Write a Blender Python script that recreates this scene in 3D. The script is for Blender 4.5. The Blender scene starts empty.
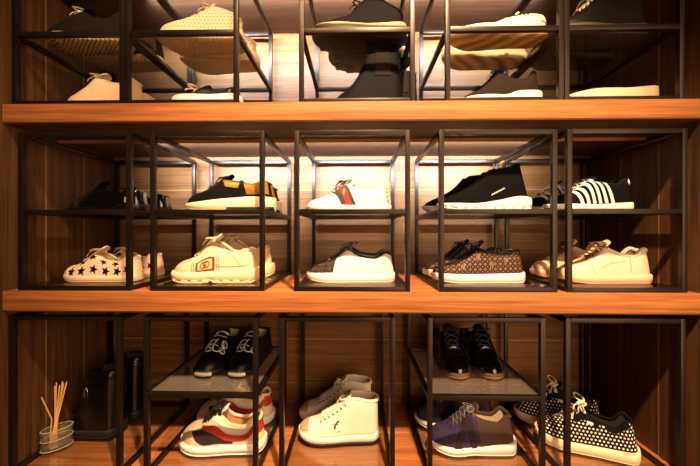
import bpy, bmesh, math, random
from mathutils import Vector, Matrix
random.seed(7)
S = bpy.context.scene
COL = S.collection
pi = math.pi

# ------------------------------------------------------------------ helpers
def link(name, me, mat=None, parent=None):
    o = bpy.data.objects.new(name, me)
    COL.objects.link(o)
    if mat is not None:
        for m in (mat if isinstance(mat, (list, tuple)) else [mat]):
            me.materials.append(m)
    if parent is not None:
        o.parent = parent
    return o

class MB:
    """collects vertices and faces of one mesh"""
    def __init__(s):
        s.v = []; s.f = []; s.uv = {}; s.mi = []
    def add(s, vs, fs, mi=0):
        b = len(s.v); s.v += [tuple(p) for p in vs]
        for f in fs:
            s.f.append(tuple(b + i for i in f)); s.mi.append(mi)
        return b
    def box(s, x0, x1, y0, y1, z0, z1):
        s.add([(x0,y0,z0),(x1,y0,z0),(x1,y1,z0),(x0,y1,z0),(x0,y0,z1),(x1,y0,z1),(x1,y1,z1),(x0,y1,z1)],
              [(0,3,2,1),(4,5,6,7),(0,1,5,4),(1,2,6,5),(2,3,7,6),(3,0,4,7)])
    def tube(s, pts, r, n=6, closed=False, flat=1.0):
        pts = [Vector(p) for p in pts]
        m = len(pts); rings = []
        up0 = None
        for i, p in enumerate(pts):
            a = pts[(i-1) % m] if (closed or i > 0) else pts[i]
            b = pts[(i+1) % m] if (closed or i < m-1) else pts[i]
            d = (b - a)
            if d.length < 1e-9: d = Vector((1,0,0))
            d.normalize()
            if up0 is None:
                up0 = Vector((0,0,1)) if abs(d.z) < .9 else Vector((1,0,0))
            sd = d.cross(up0)
            if sd.length < 1e-6: sd = d.cross(Vector((0,1,0)))
            sd.normalize(); up = sd.cross(d).normalized(); up0 = up
            rr = r[i] if isinstance(r, (list, tuple)) else r
            rings.append([p + sd*(math.cos(2*pi*k/n)*rr) + up*(math.sin(2*pi*k/n)*rr*flat) for k in range(n)])
        b = s.add([q for rg in rings for q in rg], [])
        for i in range(m if closed else m-1):
            j = (i+1) % m
            for k in range(n):
                k2 = (k+1) % n
                s.f.append((b+i*n+k, b+i*n+k2, b+j*n+k2, b+j*n+k)); s.mi.append(0)
        if not closed:
            s.f.append(tuple(b+k for k in reversed(range(n)))); s.mi.append(0)
            s.f.append(tuple(b+(m-1)*n+k for k in range(n))); s.mi.append(0)
    def grid(s, rows, closed_u=False, mi=0):
        n = len(rows[0]); b = s.add([p for r in rows for p in r], [])
        for i in range(len(rows)-1):
            for k in range(n if closed_u else n-1):
                k2 = (k+1) % n
                s.f.append((b+i*n+k, b+i*n+k2, b+(i+1)*n+k2, b+(i+1)*n+k)); s.mi.append(mi)
        return b
    def lathe(s, prof, n=28, cx=0, cy=0, sx=1, sy=1):
        rows = [[(cx+r*math.cos(2*pi*k/n)*sx, cy+r*math.sin(2*pi*k/n)*sy, z) for k in range(n)] for r, z in prof]
        s.grid(rows, True)
    def build(s, name, mat, parent=None, smooth=True, angle=40, bevel=0, merge=True):
        me = bpy.data.meshes.new(name)
        me.from_pydata(s.v, [], s.f)
        for i, p in enumerate(me.polygons):
            p.material_index = s.mi[i]
        bm = bmesh.new(); bm.from_mesh(me)
        if s.uv:
            uvl = bm.loops.layers.uv.new('UVMap')
            for f in bm.faces:
                for l in f.loops:
                    l[uvl].uv = s.uv.get(l.vert.index, (0, 0))
        if merge:
            bmesh.ops.remove_doubles(bm, verts=bm.verts, dist=1e-5)
        if bevel:
            bmesh.ops.bevel(bm, geom=[e for e in bm.edges if e.is_manifold and e.calc_face_angle(0) > .7], offset=bevel, segments=2, profile=.6, affect='EDGES')
        bmesh.ops.recalc_face_normals(bm, faces=bm.faces)
        for f in bm.faces: f.smooth = smooth
        if smooth:
            for e in bm.edges:
                if e.is_manifold and e.calc_face_angle(0) > math.radians(angle): e.smooth = False
        bm.to_mesh(me); bm.free(); me.update()
        return link(name, me, mat, parent)

def empty(name, loc=(0,0,0), rz=0):
    o = bpy.data.objects.new(name, None); COL.objects.link(o)
    o.location = loc; o.rotation_euler = (0,0,rz); o.empty_display_size = .05
    return o
def tag(o, label=None, cat=None, group=None, kind=None):
    for k, v in (('label', label), ('category', cat), ('group', group), ('kind', kind)):
        if v: o[k] = v
    return o
KIDS = {}
def copy_tree(o, parent=None):
    c = o.copy(); COL.objects.link(c)
    if parent is not None: c.parent = parent
    for ch in list(o.children): copy_tree(ch, c)
    return c

def hexc(h, a=1):
    h = h.lstrip('#'); r = [int(h[i:i+2], 16)/255 for i in (0,2,4)]
    return tuple((c/12.92 if c <= .04045 else ((c+.055)/1.055)**2.4) for c in r) + (a,)

# ------------------------------------------------------------------ materials
def newmat(name):
    m = bpy.data.materials.new(name); m.use_nodes = True
    nt = m.node_tree; nt.nodes.clear()
    out = nt.nodes.new('ShaderNodeOutputMaterial'); b = nt.nodes.new('ShaderNodeBsdfPrincipled')
    nt.links.new(b.outputs[0], out.inputs[0])
    return m, nt, b, out
def N(nt, t, **kw):
    n = nt.nodes.new(t)
    for k, v in kw.items():
        if k.startswith('i_'):
            n.inputs[int(k[2:]) if k[2:].isdigit() else k[2:].replace('_', ' ')].default_value = v
        else: setattr(n, k, v)
    return n
def M_(nt, op, a, b=None, c=None):
    n = nt.nodes.new('ShaderNodeMath'); n.operation = op
    for i, x in enumerate((a, b, c)):
        if x is None: continue
        if isinstance(x, (int, float)): n.inputs[i].default_value = x
        else: nt.links.new(x, n.inputs[i])
    return n.outputs[0]
def mixc(nt, f, a, b):
    n = nt.nodes.new('ShaderNodeMix'); n.data_type = 'RGBA'
    for sock, x in ((n.inputs[0], f), (n.inputs[6], a), (n.inputs[7], b)):
        if isinstance(x, (int, float, tuple)): sock.default_value = x
        else: nt.links.new(x, sock)
    return n.outputs[2]

def wood(name, dark, light, axis='x', rough=.35, seams=None, seam_axis='z', seam_col=None, scale=1.0, seed=0.0):
    m, nt, b, out = newmat(name)
    tc = N(nt, 'ShaderNodeTexCoord'); mp = N(nt, 'ShaderNodeMapping')
    sc = {'x': (.7, 26, 26), 'z': (24, 24, .7), 'y': (24, .8, 24)}[axis]
    mp.inputs['Scale'].default_value = tuple(v*scale for v in sc); mp.inputs['Location'].default_value = (seed, seed*.7, seed*.3)
    nt.links.new(tc.outputs['Object'], mp.inputs[0])
    n1 = N(nt, 'ShaderNodeTexNoise'); n1.inputs['Scale'].default_value = 2.2; n1.inputs['Detail'].default_value = 6; n1.inputs['Roughness'].default_value = .6; n1.inputs['Distortion'].default_value = .25
    nt.links.new(mp.outputs[0], n1.inputs[0])
    n2 = N(nt, 'ShaderNodeTexNoise'); n2.inputs['Scale'].default_value = 11; n2.inputs['Detail'].default_value = 4
    nt.links.new(mp.outputs[0], n2.inputs[0])
    v = M_(nt, 'MULTIPLY_ADD', n2.outputs[0], .45, M_(nt, 'MULTIPLY', n1.outputs[0], .75))
    r = N(nt, 'ShaderNodeValToRGB'); nt.links.new(v, r.inputs[0])
    r.color_ramp.elements[0].position = .42; r.color_ramp.elements[0].color = hexc(dark)
    r.color_ramp.elements[1].position = .78; r.color_ramp.elements[1].color = hexc(light)
    col = r.outputs[0]
    if seams:
        sx = N(nt, 'ShaderNodeSeparateXYZ'); nt.links.new(tc.outputs['Object'], sx.inputs[0])
        ch = sx.outputs['xyz'.index(seam_axis)]
        tot = None
        for z in seams:
            k = M_(nt, 'LESS_THAN', M_(nt, 'ABSOLUTE', M_(nt, 'SUBTRACT', ch, z)), .0022)
            tot = k if tot is None else M_(nt, 'MAXIMUM', tot, k)
        col = mixc(nt, M_(nt, 'MULTIPLY', tot, .75), col, hexc(seam_col or light))
    nt.links.new(col, b.inputs['Base Color'])
    b.inputs['Roughness'].default_value = rough; b.inputs['Specular IOR Level'].default_value = .25
    bp = N(nt, 'ShaderNodeBump'); bp.inputs['Strength'].default_value = .12; bp.inputs['Distance'].default_value = .002
    nt.links.new(v, bp.inputs['Height']); nt.links.new(bp.outputs[0], b.inputs['Normal'])
    return m

CACHE = {}
def mat(name, col, rough=.6, metal=0, bump=0, bscale=400, var=.0, coat=0, sheen=0, spec=None, emit=None):
    if name in CACHE: return CACHE[name]
    m, nt, b, out = newmat(name)
    c = hexc(col); b.inputs['Base Color'].default_value = c
    b.inputs['Roughness'].default_value = rough; b.inputs['Metallic'].default_value = metal
    b.inputs['Coat Weight'].default_value = coat; b.inputs['Coat Roughness'].default_value = .08
    if sheen: b.inputs['Sheen Weight'].default_value = sheen
    if spec is not None: b.inputs['Specular IOR Level'].default_value = spec
    if var or bump:
        tc = N(nt, 'ShaderNodeTexCoord')
        n1 = N(nt, 'ShaderNodeTexNoise'); n1.inputs['Scale'].default_value = 45; n1.inputs['Detail'].default_value = 5
        nt.links.new(tc.outputs['Object'], n1.inputs[0])
        if var:
            d = tuple(x*(1-var) for x in c[:3])+(1,)
            l = tuple(min(1, x*(1+var*.5)) for x in c[:3])+(1,)
            nt.links.new(mixc(nt, n1.outputs[0], d, l), b.inputs['Base Color'])
        if bump:
            n2 = N(nt, 'ShaderNodeTexNoise'); n2.inputs['Scale'].default_value = bscale; n2.inputs['Detail'].default_value = 3
            nt.links.new(tc.outputs['Object'], n2.inputs[0])
            bp = N(nt, 'ShaderNodeBump'); bp.inputs['Strength'].default_value = bump; bp.inputs['Distance'].default_value = .002
            nt.links.new(n2.outputs[0], bp.inputs['Height']); nt.links.new(bp.outputs[0], b.inputs['Normal'])
    if emit:
        b.inputs['Emission Color'].default_value = hexc(emit[0]); b.inputs['Emission Strength'].default_value = emit[1]
    CACHE[name] = m
    return m

def pattern(name, kind, c0, c1, cell=.01, size=.3, rough=.6, c2=None):
    """surface pattern laid out on the upper's own uv map (in metres)"""
    if name in CACHE: return CACHE[name]
    m, nt, b, out = newmat(name)
    tc = N(nt, 'ShaderNodeTexCoord'); sp = N(nt, 'ShaderNodeSeparateXYZ'); nt.links.new(tc.outputs['UV'], sp.inputs[0])
    u = M_(nt, 'DIVIDE', sp.outputs[0], cell); v = M_(nt, 'DIVIDE', sp.outputs[1], cell)
    A, B = hexc(c0), hexc(c1)
    if kind in ('dots', 'knit', 'perf'):
        row = M_(nt, 'FLOOR', v)
        uo = M_(nt, 'ADD', u, M_(nt, 'MULTIPLY', M_(nt, 'MODULO', M_(nt, 'ABSOLUTE', row), 2.0), .5))
        fu = M_(nt, 'SUBTRACT', M_(nt, 'FRACT', uo), .5); fv = M_(nt, 'SUBTRACT', M_(nt, 'FRACT', v), .5)
        d = M_(nt, 'SQRT', M_(nt, 'ADD', M_(nt, 'MULTIPLY', fu, fu), M_(nt, 'MULTIPLY', fv, fv)))
        k = M_(nt, 'LESS_THAN', d, size)
        col = mixc(nt, k, A, B)
    elif kind == 'monogram':
        fu = M_(nt, 'SUBTRACT', M_(nt, 'FRACT', u), .5); fv = M_(nt, 'SUBTRACT', M_(nt, 'FRACT', v), .5)
        au, av = M_(nt, 'ABSOLUTE', fu), M_(nt, 'ABSOLUTE', fv)
        dd = M_(nt, 'ADD', au, av)
        ring = M_(nt, 'LESS_THAN', M_(nt, 'ABSOLUTE', M_(nt, 'SUBTRACT', dd, .30)), .055)
        star = M_(nt, 'LESS_THAN', M_(nt, 'MULTIPLY', au, av), .004)
        star = M_(nt, 'MULTIPLY', star, M_(nt, 'LESS_THAN', dd, .22))
        bu = M_(nt, 'SUBTRACT', .5, au); bv = M_(nt, 'SUBTRACT', .5, av)
        corner = M_(nt, 'LESS_THAN', M_(nt, 'ADD', M_(nt, 'MULTIPLY', bu, bu), M_(nt, 'MULTIPLY', bv, bv)), .018)
        k = M_(nt, 'MAXIMUM', M_(nt, 'MAXIMUM', ring, star), corner)
        col = mixc(nt, k, A, B)
    elif kind == 'glitter':
        vo = N(nt, 'ShaderNodeTexVoronoi'); vo.inputs['Scale'].default_value = 420; nt.links.new(tc.outputs['Object'], vo.inputs[0])
        sc = N(nt, 'ShaderNodeSeparateColor'); nt.links.new(vo.outputs['Color'], sc.inputs[0])
        col = mixc(nt, M_(nt, 'GREATER_THAN', sc.outputs[0], .62), A, B)
    elif kind == 'ribs':
        k = M_(nt, 'LESS_THAN', M_(nt, 'FRACT', u), size)
        col = mixc(nt, k, A, B)
    elif kind == 'snake':
        vo = N(nt, 'ShaderNodeTexVoronoi'); vo.inputs['Scale'].default_value = 160; nt.links.new(tc.outputs['Object'], vo.inputs[0])
        vo.feature = 'DISTANCE_TO_EDGE'
        col = mixc(nt, M_(nt, 'LESS_THAN', vo.outputs[0], .12), A, B)
    nt.links.new(col, b.inputs['Base Color']); b.inputs['Roughness'].default_value = rough; b.inputs['Specular IOR Level'].default_value = .2
    CACHE[name] = m
    return m

def tread_mat(name, c0, c1, kind='wave', sc=90):
    if name in CACHE: return CACHE[name]
    m, nt, b, out = newmat(name)
    tc = N(nt, 'ShaderNodeTexCoord')
    if kind == 'wave':
        w = N(nt, 'ShaderNodeTexWave'); w.inputs['Scale'].default_value = sc; w.inputs['Distortion'].default_value = 3; w.inputs['Detail'].default_value = 1
        w.bands_direction = 'DIAGONAL'
        nt.links.new(tc.outputs['Object'], w.inputs[0]); h = w.outputs['Fac']
    else:
        w = N(nt, 'ShaderNodeTexVoronoi'); w.inputs['Scale'].default_value = sc*2.4
        nt.links.new(tc.outputs['Object'], w.inputs[0]); h = w.outputs['Distance']
    nt.links.new(mixc(nt, h, hexc(c0), hexc(c1)), b.inputs['Base Color'])
    bp = N(nt, 'ShaderNodeBump'); bp.inputs['Strength'].default_value = .5; bp.inputs['Distance'].default_value = .004
    nt.links.new(h, bp.inputs['Height']); nt.links.new(bp.outputs[0], b.inputs['Normal'])
    b.inputs['Roughness'].default_value = .6
    CACHE[name] = m
    return m

def glass_mat(name, tint, ior=1.45, rough=.02, haze=0):
    m, nt, b, out = newmat(name)
    nt.nodes.remove(b)
    tr = N(nt, 'ShaderNodeBsdfTransparent'); tr.inputs[0].default_value = tint
    gl = N(nt, 'ShaderNodeBsdfGlossy'); gl.inputs['Roughness'].default_value = rough
    fr = N(nt, 'ShaderNodeFresnel'); geo = N(nt, 'ShaderNodeNewGeometry')
    nt.links.new(M_(nt, 'ADD', ior, M_(nt, 'MULTIPLY', geo.outputs['Backfacing'], 1/ior-ior)), fr.inputs[0])
    mx = N(nt, 'ShaderNodeMixShader')
    nt.links.new(fr.outputs[0], mx.inputs[0]); nt.links.new(tr.outputs[0], mx.inputs[1]); nt.links.new(gl.outputs[0], mx.inputs[2])
    if haze:
        df = N(nt, 'ShaderNodeBsdfDiffuse'); df.inputs[0].default_value = (.85, .72, .56, 1); m2 = N(nt, 'ShaderNodeMixShader'); m2.inputs[0].default_value = haze
        nt.links.new(mx.outputs[0], m2.inputs[1]); nt.links.new(df.outputs[0], m2.inputs[2]); mx = m2
    nt.links.new(mx.outputs[0], out.inputs[0])
    return m

W_BOARD = wood('board wood', '#84481f', '#c27c48', 'x', .5, seed=3)
W_UNDER = wood('shaded underside wood', '#4a3320', '#6b4a2e', 'x', .6, seed=9)  # same wood as the boards, dimmer cooler underside light painted into its colour
W_SIDE = wood('side panel wood', '#3a2614', '#674626', 'z', .45, seams=[.13, .29], seam_axis='y', seam_col='#a07c50', seed=1)
W_BACK = wood('back panel wood', '#5e3e20', '#8c6238', 'x', .5, seams=[-.489, -.292, -.008, .38], seam_axis='z', seam_col='#b08a58', seed=5, scale=.8)
STEEL = mat('bronze steel', '#2a2018', .36, .6, bump=.05, bscale=300)
GLASS = glass_mat('clear glass', (.95, .97, .95, 1), 1.55, .02)
GLASS_D = glass_mat('dusty glass', (.95, .97, .95, 1), 1.6, .03, .06)
LEDM = mat('led diffuser', '#fff6e4', .5, emit=('#fff1d8', 2.5))

# ------------------------------------------------------------------ cabinet
XL, XR, YB = -1.085, 1.06, .45
cab = tag(empty('shelving_cabinet', (0, .2, -.66)), 'reddish-brown wooden open wall cabinet with thick boards holding all the display frames', 'cabinet')
def cpart(name, boxes, m, bevel=.002):
    mb = MB()
    for b in boxes: mb.box(*b)
    o = mb.build(name, m, cab, bevel=bevel); o.matrix_parent_inverse = Matrix.Translation((0, -.2, .66)); return o
YF = -.012
for z0, z1 in ((1.085, 1.145), (.5295, .589), (-.0596, .0046), (-.66, -.58)):
    cpart('shelf_board', [(XL, XR, YF, YB, z0+.003, z1)], W_BOARD)
    cpart('board_underside', [(XL, XR, YF+.002, YB, z0, z0+.003)], W_UNDER, 0)  # thin added skin that carries the painted underside shade
cpart('side_panel', [(XL-.03, XL, YF, YB, -.66, 1.145)], W_SIDE)
cpart('side_panel', [(XR, XR+.03, YF, YB, -.66, 1.145)], W_SIDE)
cpart('back_panel', [(XL-.03, XR+.03, YB, YB+.015, -.66, 1.145)], W_BACK)
LEDY = .20
for z in (1.085, .5295):
    cpart('light_strip', [(-.86, .80, LEDY-.006, LEDY+.006, z-.005, z)], LEDM, 0)
    cpart('light_cove', [(XL, XR, LEDY-.024, LEDY-.016, z-(.022 if z > 1 else .012), z)], W_BOARD, .001)
fl = MB(); fl.box(-3, 3, -4, 1.2, -.72, -.66)
tag(fl.build('floor', wood('floor wood', '#5a3820', '#8a5c36', 'x', .4)), kind='structure')

# ------------------------------------------------------------------ display frames
FW, FD, T = .36, .42, .015
def frame(zb, zt, zs):
    h = zt - zb
    r = empty('display_frame')
    def p(name, *b, m=STEEL, bev=.0012):
        mb = MB(); mb.box(*b); return mb.build(name, m, r, bevel=bev)
    for x in (0, FW-T):
        for y in (0, FD-T): p('post', x, x+T, y, y+T, 0, h)
    def ring(name, z):
        for y in (0, FD-T): p(name, T, FW-T, y, y+T, z, z+T)
        for x in (0, FW-T): p(name, x, x+T, T, FD-T, z, z+T)
    ring('bottom_rail', 0); ring('top_rail', h-T)
    if zs is not None: ring('shelf_rail', zs-zb-T/2)
    if zs is not None: p('glass_shelf', T+.0005, FW-T-.0005, T+.0005, FD-T-.0005, zs-zb+T/2-.006, zs-zb+T/2, m=GLASS if zb > -.1 else GLASS_D, bev=0)
    if zb < .5: p('glass_base', T+.0005, FW-T-.0005, T+.0005, FD-T-.0005, T-.006, T, m=GLASS, bev=0)
    return r
ZT, ZM, ZB = .589, .0046, -.58
rows = {
 'top': (ZT, 1.066, .8148, [-1.0680, -.7075, -.1573, .2962, .6582]),
 'middle': (ZM, .505, .2526, [-1.0479, -.6258, -.1723, .2768, .6667]),
 'bottom': (ZB, -.0745, -.3226, [-1.0794, -.6468, -.2194, .2414, .6625])}
ordn = ['at the left end', 'second from the left', 'in the centre', 'second from the right', 'at the right end']
what = {'top': ['ribbed-sole sneakers', 'cream knit sneakers', 'chunky lugged black sneakers', 'gum-soled white sneakers', 'dark brown sneakers'],
        'middle': ['black patent lace-ups above star sneakers', 'black and gold sneakers above chunky cream ones', 'white striped and white black-toed sneakers', 'black sock sneakers above monogram ones', 'striped sneakers above pale pink ones'],
        'bottom': ['the reed diffuser and black boots', 'white-lettered slip-ons above striped runners', 'the white high-tops', 'black patent brogues above purple runners', 'the polka-dot sneakers']}
for rk, (zb, zt, zs, xs) in rows.items():
    protos = {}
    for i, x in enumerate(xs):
        s = zs if not (rk == 'bottom' and i in (0, 2, 4)) else None
        if s in protos: o = copy_tree(protos[s])
        else: o = protos[s] = frame(zb, zt, s)
        o.location = (x, 0, zb)
        tag(o, 'dark steel display frame on the %s board %s, holding %s' % (rk, ordn[i], what[rk][i]), 'display frame', 'steel display frames on the cabinet boards')
        l = o['label'].split()
        if len(l) > 16: o['label'] = 'dark steel frame on the %s board holding %s' % (rk, what[rk][i])

# ------------------------------------------------------------------ shoes
def pchip(pts):
    xs = [p[0] for p in pts]; ys = [p[1] for p in pts]; n = len(xs)
    d = [(ys[i+1]-ys[i])/(xs[i+1]-xs[i]) for i in range(n-1)]
    m = [d[0]] + [0 if d[i-1]*d[i] <= 0 else 2*d[i-1]*d[i]/(d[i-1]+d[i]) for i in range(1, n-1)] + [d[-1]]
    def f(t):
        if t <= xs[0]: return ys[0]
        if t >= xs[-1]: return ys[-1]
        for i in range(n-1):
            if t <= xs[i+1]: break
        h = xs[i+1]-xs[i]; s = (t-xs[i])/h
        return (2*s**3-3*s*s+1)*ys[i] + (s**3-2*s*s+s)*h*m[i] + (-2*s**3+3*s*s)*ys[i+1] + (s**3-s*s)*h*m[i+1]
    return f
def rnd(t, r, p=2.0):
    return 1 if t >= r else max(0, 1-((r-t)/r)**p)**(1/p)
def sstep(a, b, t):
    t = min(1, max(0, (t-a)/(b-a))); return t*t*(3-2*t)

class Shoe:
    """toe towards -x, heel towards +x; t runs 0 (toe) to 1 (heel)"""
    def __init__(s, name='sneaker', L=.285, W=.104, H=None, zt=None, zb=None, wid=None, op=.47, thr=.22, o=None,
                 m=.004, toe_r=.26, toe_h=.16, bend=.006, lean=.17, bulge=.75, toe_p=2.2):
        s.L, s.W = L, W
        s.H = pchip(H); s.zt = pchip(zt or [(0,.026),(.3,.024),(1,.03)]); s.zbt = pchip(zb or [(0,.012),(.12,.003),(.25,0),(.9,0),(1,.003)])
        s.wid = pchip(wid or [(0,.92),(.12,.97),(.3,1),(.45,.92),(.62,.8),(.8,.77),(1,.74)])
        s.op = op; s.thr = thr; s.m = m; s.toe_r = toe_r; s.toe_h = toe_h; s.bend = bend; s.lean = lean; s.bulge = bulge; s.toe_p = toe_p
        s.ot = pchip(o or [(thr-.02, 0), (thr+.03, .22), (op, .40), (op+.1, .52), (.8, .55), (1, .5)])
        s.root = empty(name)
        s.ts = [.5-.5*math.cos(pi*i/40) for i in range(41)]
    def hw(s, t, e=0):
        return (s.W/2*s.wid(t)+e)*rnd(t, s.toe_r, s.toe_p)*rnd(1-t, .13, 2.3)
    def cy(s, t): return s.bend*(1-t)**2*1.6
    def X(s, t, z=0, ext=0):
        x = (t-.5)*(s.L+2*ext)
        if t > .7: x -= s.lean*max(0, z-.03)*((t-.7)/.3)**1.5
        return x
    def base(s, t): return s.zt(t)-.003
    def top(s, t):
        return s.base(t) + (s.H(t)-s.base(t))*rnd(t, s.toe_h, 2.2)
    def ow(s, t):
        return 0 if t < s.thr-.02 else min(s.ot(t)*s.W/2, s.hw(t)*.80)
    def wall(s, t, v, side=-1, off=0):
        def P(t, v):
            t = min(1, max(0, t))
            w, o, zb, h = s.hw(t), s.ow(t), s.base(t), s.top(t)
            th = v*pi/2
            y = o + (w-o)*max(0, math.cos(th))**s.bulge; z = zb+(h-zb)*math.sin(th)
            return Vector((s.X(t, z), s.cy(t)+side*y, z))
        p = P(t, v)
        if off:
            a = P(t+.01, v)-P(t-.01, v); b = P(t, min(1, v+.02))-P(t, max(0, v-.02))
            n = a.cross(b)*(-side)
            if n.length > 0:
                n.normalize()
                if n.y*side < -.3: n = -n
                p = p + n*off
        return p
    def upper(s, mt, lining, name='upper', insole=None, depth=.02):
        nv, ni = 12, 9
        U = MB(); Lm = MB(); rowsU = []; uvs = []
        tc = s.op
        for t in s.ts:
            rowL = [s.wall(t, i/nv, -1) for i in range(nv+1)]
            rowR = [s.wall(t, i/nv, 1) for i in range(nv+1)]
            o, h = s.ow(t), s.top(t)
            op = sstep(tc-.005, tc+.05, t)
            zi = s.base(t)+.012
            inn = []
            for k in range(1, ni):
                q = k/ni*2-1
                e = 1-abs(q)
                zc = h + .006*(1-q*q)*(1 if t > s.thr else 0)*(o/(s.W*.2) if o else 0)
                zo = h - (h-zi)*min(1, (e/.35))**.8
                y = o*q if op < .5 else o*q*(.97)
                z = zc*(1-op)+zo*op
                inn.append(Vector((s.X(t, z), s.cy(t)+y, z)))
            row = rowL + inn + rowR[::-1]
            rowsU.append(row)
            acc = 0; rr = []; half = len(row)//2
            ds = [0]
            for a, b in zip(row, row[1:]): ds.append(ds[-1]+(b-a).length)
            mid = ds[-1]/2
            rr = [(s.X(t)+1, (d if d < mid else 2*mid-d)+.5) for d in ds]
            uvs.append(rr)
        n = len(rowsU[0])
        fsU, fsL = [], []
        for i in range(len(rowsU)-1):
            for k in range(n-1):
                inner = nv <= k < n-1-nv
                f = (i*n+k, i*n+k+1, (i+1)*n+k+1, (i+1)*n+k)
                if inner and s.ts[i] >= tc-.01: fsL.append(f)
                else: fsU.append(f)
        vs = [p for r in rowsU for p in r]
        U.add(vs, fsU); U.uv = {i: uv for i, uv in enumerate(q for r in uvs for q in r)}
        # heel/toe seams are closed because the end stations collapse to a line
        s.clean(U)
        u = U.build(name, mt, s.root, angle=75)
        Lm.add(vs, fsL); s.clean(Lm)
        l = Lm.build('lining', lining, s.root, angle=75)
        return u
    def clean(s, mb):
        used = sorted({i for f in mb.f for i in f}); mp = {a: b for b, a in enumerate(used)}
        mb.v = [mb.v[i] for i in used]
        if mb.uv: mb.uv = {mp[i]: u for i, u in mb.uv.items() if i in mp}
        mb.f = [tuple(mp[i] for i in f) for f in mb.f]
    def slab(s, name, mt, zlo, zhi, ext, bev=.003, t0=0, t1=1, n=36, flare=0):
        mb = MB(); rows = []
        for i in range(n+1):
            a = .5-.5*math.cos(pi*i/n) if (t0 == 0 and t1 == 1) else None
            t = t0+(t1-t0)*(a if a is not None else i/n)
            a0, a1 = zlo(t), zhi(t)
            w = s.hw(t)+ext*rnd(t, .05)*rnd(1-t, .04)
            b = min(bev, (a1-a0)*.45); wf = w+flare*(1 if w > .01 else w/.01)
            prof = [(0,a0),(max(0,wf-b*1.2)*.5,a0),(max(0,wf-b*1.2),a0),(wf,a0+b),((w+wf)/2+.0006*(w>.01),(a0+a1)/2),(w,a1-b),(max(0,w-b*1.2),a1),(max(0,w-b*1.2)*.5,a1),(0,a1)]
            x = s.X(t, 0, ext)
            r = [(x, s.cy(t)-y, z) for y, z in prof] + [(x, s.cy(t)+y, z) for y, z in prof[::-1][1:-1]]
            rows.append(r)
        mb.grid(rows, True)
        if not (t0 == 0 and t1 == 1):
            k = len(rows[0]); mb.f.append(tuple(range(k))); mb.mi.append(0); mb.f.append(tuple(len(mb.v)-k+i for i in reversed(range(k)))); mb.mi.append(0)
        return mb.build(name, mt, s.root, angle=50)
    def sole(s, mid, outm, thick=.005, ext=None, flare=0, bev=.003):
        e = s.m if ext is None else ext
        s.slab('midsole', mid, lambda t: s.zbt(t)+thick*.9, s.zt, e, bev, flare=flare)
        s.slab('outsole', outm, s.zbt, lambda t: s.zbt(t)+thick, e-.0012+flare, .0015)
    def collar(s, mt, r=.004, t0=None, dz=0, name='collar', n=16):
        t0 = s.op+.01 if t0 is None else t0
        pts = []
        ts = [t0+(1-t0)*math.sin(pi/2*i/n) for i in range(n+1)]
        for sd in (-1, 1):
            seq = ts if sd < 0 else ts[::-1][1:]
            for t in seq:
                t2 = min(t, .9965); z = s.top(t2)+dz
                pts.append((s.X(t2, z), s.cy(t2)+sd*s.ow(t2), z))
        rr = [r*(.45 if i in (0, len(pts)-1) else 1) for i in range(len(pts))]
        mb = MB(); mb.tube(pts, rr, 8); return mb.build(name, mt, s.root)
    def tongue(s, mt, up=.03, t0=None, wid=.85, th=.005, back=.02, curl=.0, name='tongue'):
        t0 = s.thr+.06 if t0 is None else t0
        mb = MB(); rows = []
        K = 14
        for i in range(K+1):
            q = i/K
            tt = t0+(s.op-t0)*min(1, q*1.5)
            z = s.top(tt)+.002; x = s.X(tt)
            if q > 2/3:
                e = (q-2/3)*3
                x += back*e + curl*e*e; z += up*e*(1-.15*e)
            w = max(.006, s.ow(tt)*wid)
            if q > 2/3: w = max(w, s.ow(s.op)*wid*(1+.12*math.sin((q-2/3)*3*pi/2)))
            if i >= K-1: w *= (.9 if i == K-1 else .62)
            top = [(x, s.cy(tt)+w*a, z+.004*(1-a*a)+th) for a in (-1,-.8,-.4,0,.4,.8,1)]
            bot = [(x+.003*(q>.6), s.cy(tt)+w*a, z+.004*(1-a*a)-.001) for a in (1,.8,.4,0,-.4,-.8,-1)]
            if q > 2/3:
                nx, nz = -up, back; l = math.hypot(nx, nz); nx, nz = nx/l*th, nz/l*th
                top = [(x+nx, s.cy(tt)+w*a, z+nz+.004*(1-a*a)) for a in (-1,-.8,-.4,0,.4,.8,1)]
                bot = [(x, s.cy(tt)+w*a, z+.004*(1-a*a)) for a in (1,.8,.4,0,-.4,-.8,-1)]
            rows.append(top+bot)
        mb.grid(rows, True); k = 14
        mb.f.append(tuple(range(k))); mb.mi.append(0); mb.f.append(tuple(len(mb.v)-k+i for i in reversed(range(k)))); mb.mi.append(0)
        return mb.build(name, mt, s.root, angle=60)
    def laces(s, mt, n=5, t0=None, t1=None, r=.0024, bow=True, loop=.035, droop=.8, arch=.006, name='laces', flat=.6, rise=0, bowt=None):
        t0 = s.thr+.06 if t0 is None else t0; t1 = s.op-.02 if t1 is None else t1
        mb = MB()
        P = lambda t, sd: s.wall(t, .93, sd, .0022)
        for i in range(n):
            ta = t0+(t1-t0)*i/max(1, n-1); tb = ta+(t1-t0)/max(1, n-1)*.75 if n > 1 else ta
            for sd in (-1, 1):
                a = P(ta, -sd); b = P(min(tb, t1+.01), sd); pts = []
                for k in range(9):
                    q = k/8; p = a.lerp(b, q); tt = ta+(tb-ta)*q
                    p.z = max(p.z, s.top(min(tt, s.op))+.004) + (arch+sd*.0014)*math.sin(pi*q)
                    pts.append(p)
                mb.tube([tuple(a-Vector((0,0,.004)))]+pts+[tuple(b-Vector((0,0,.004)))], r, 6, flat=flat)
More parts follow.
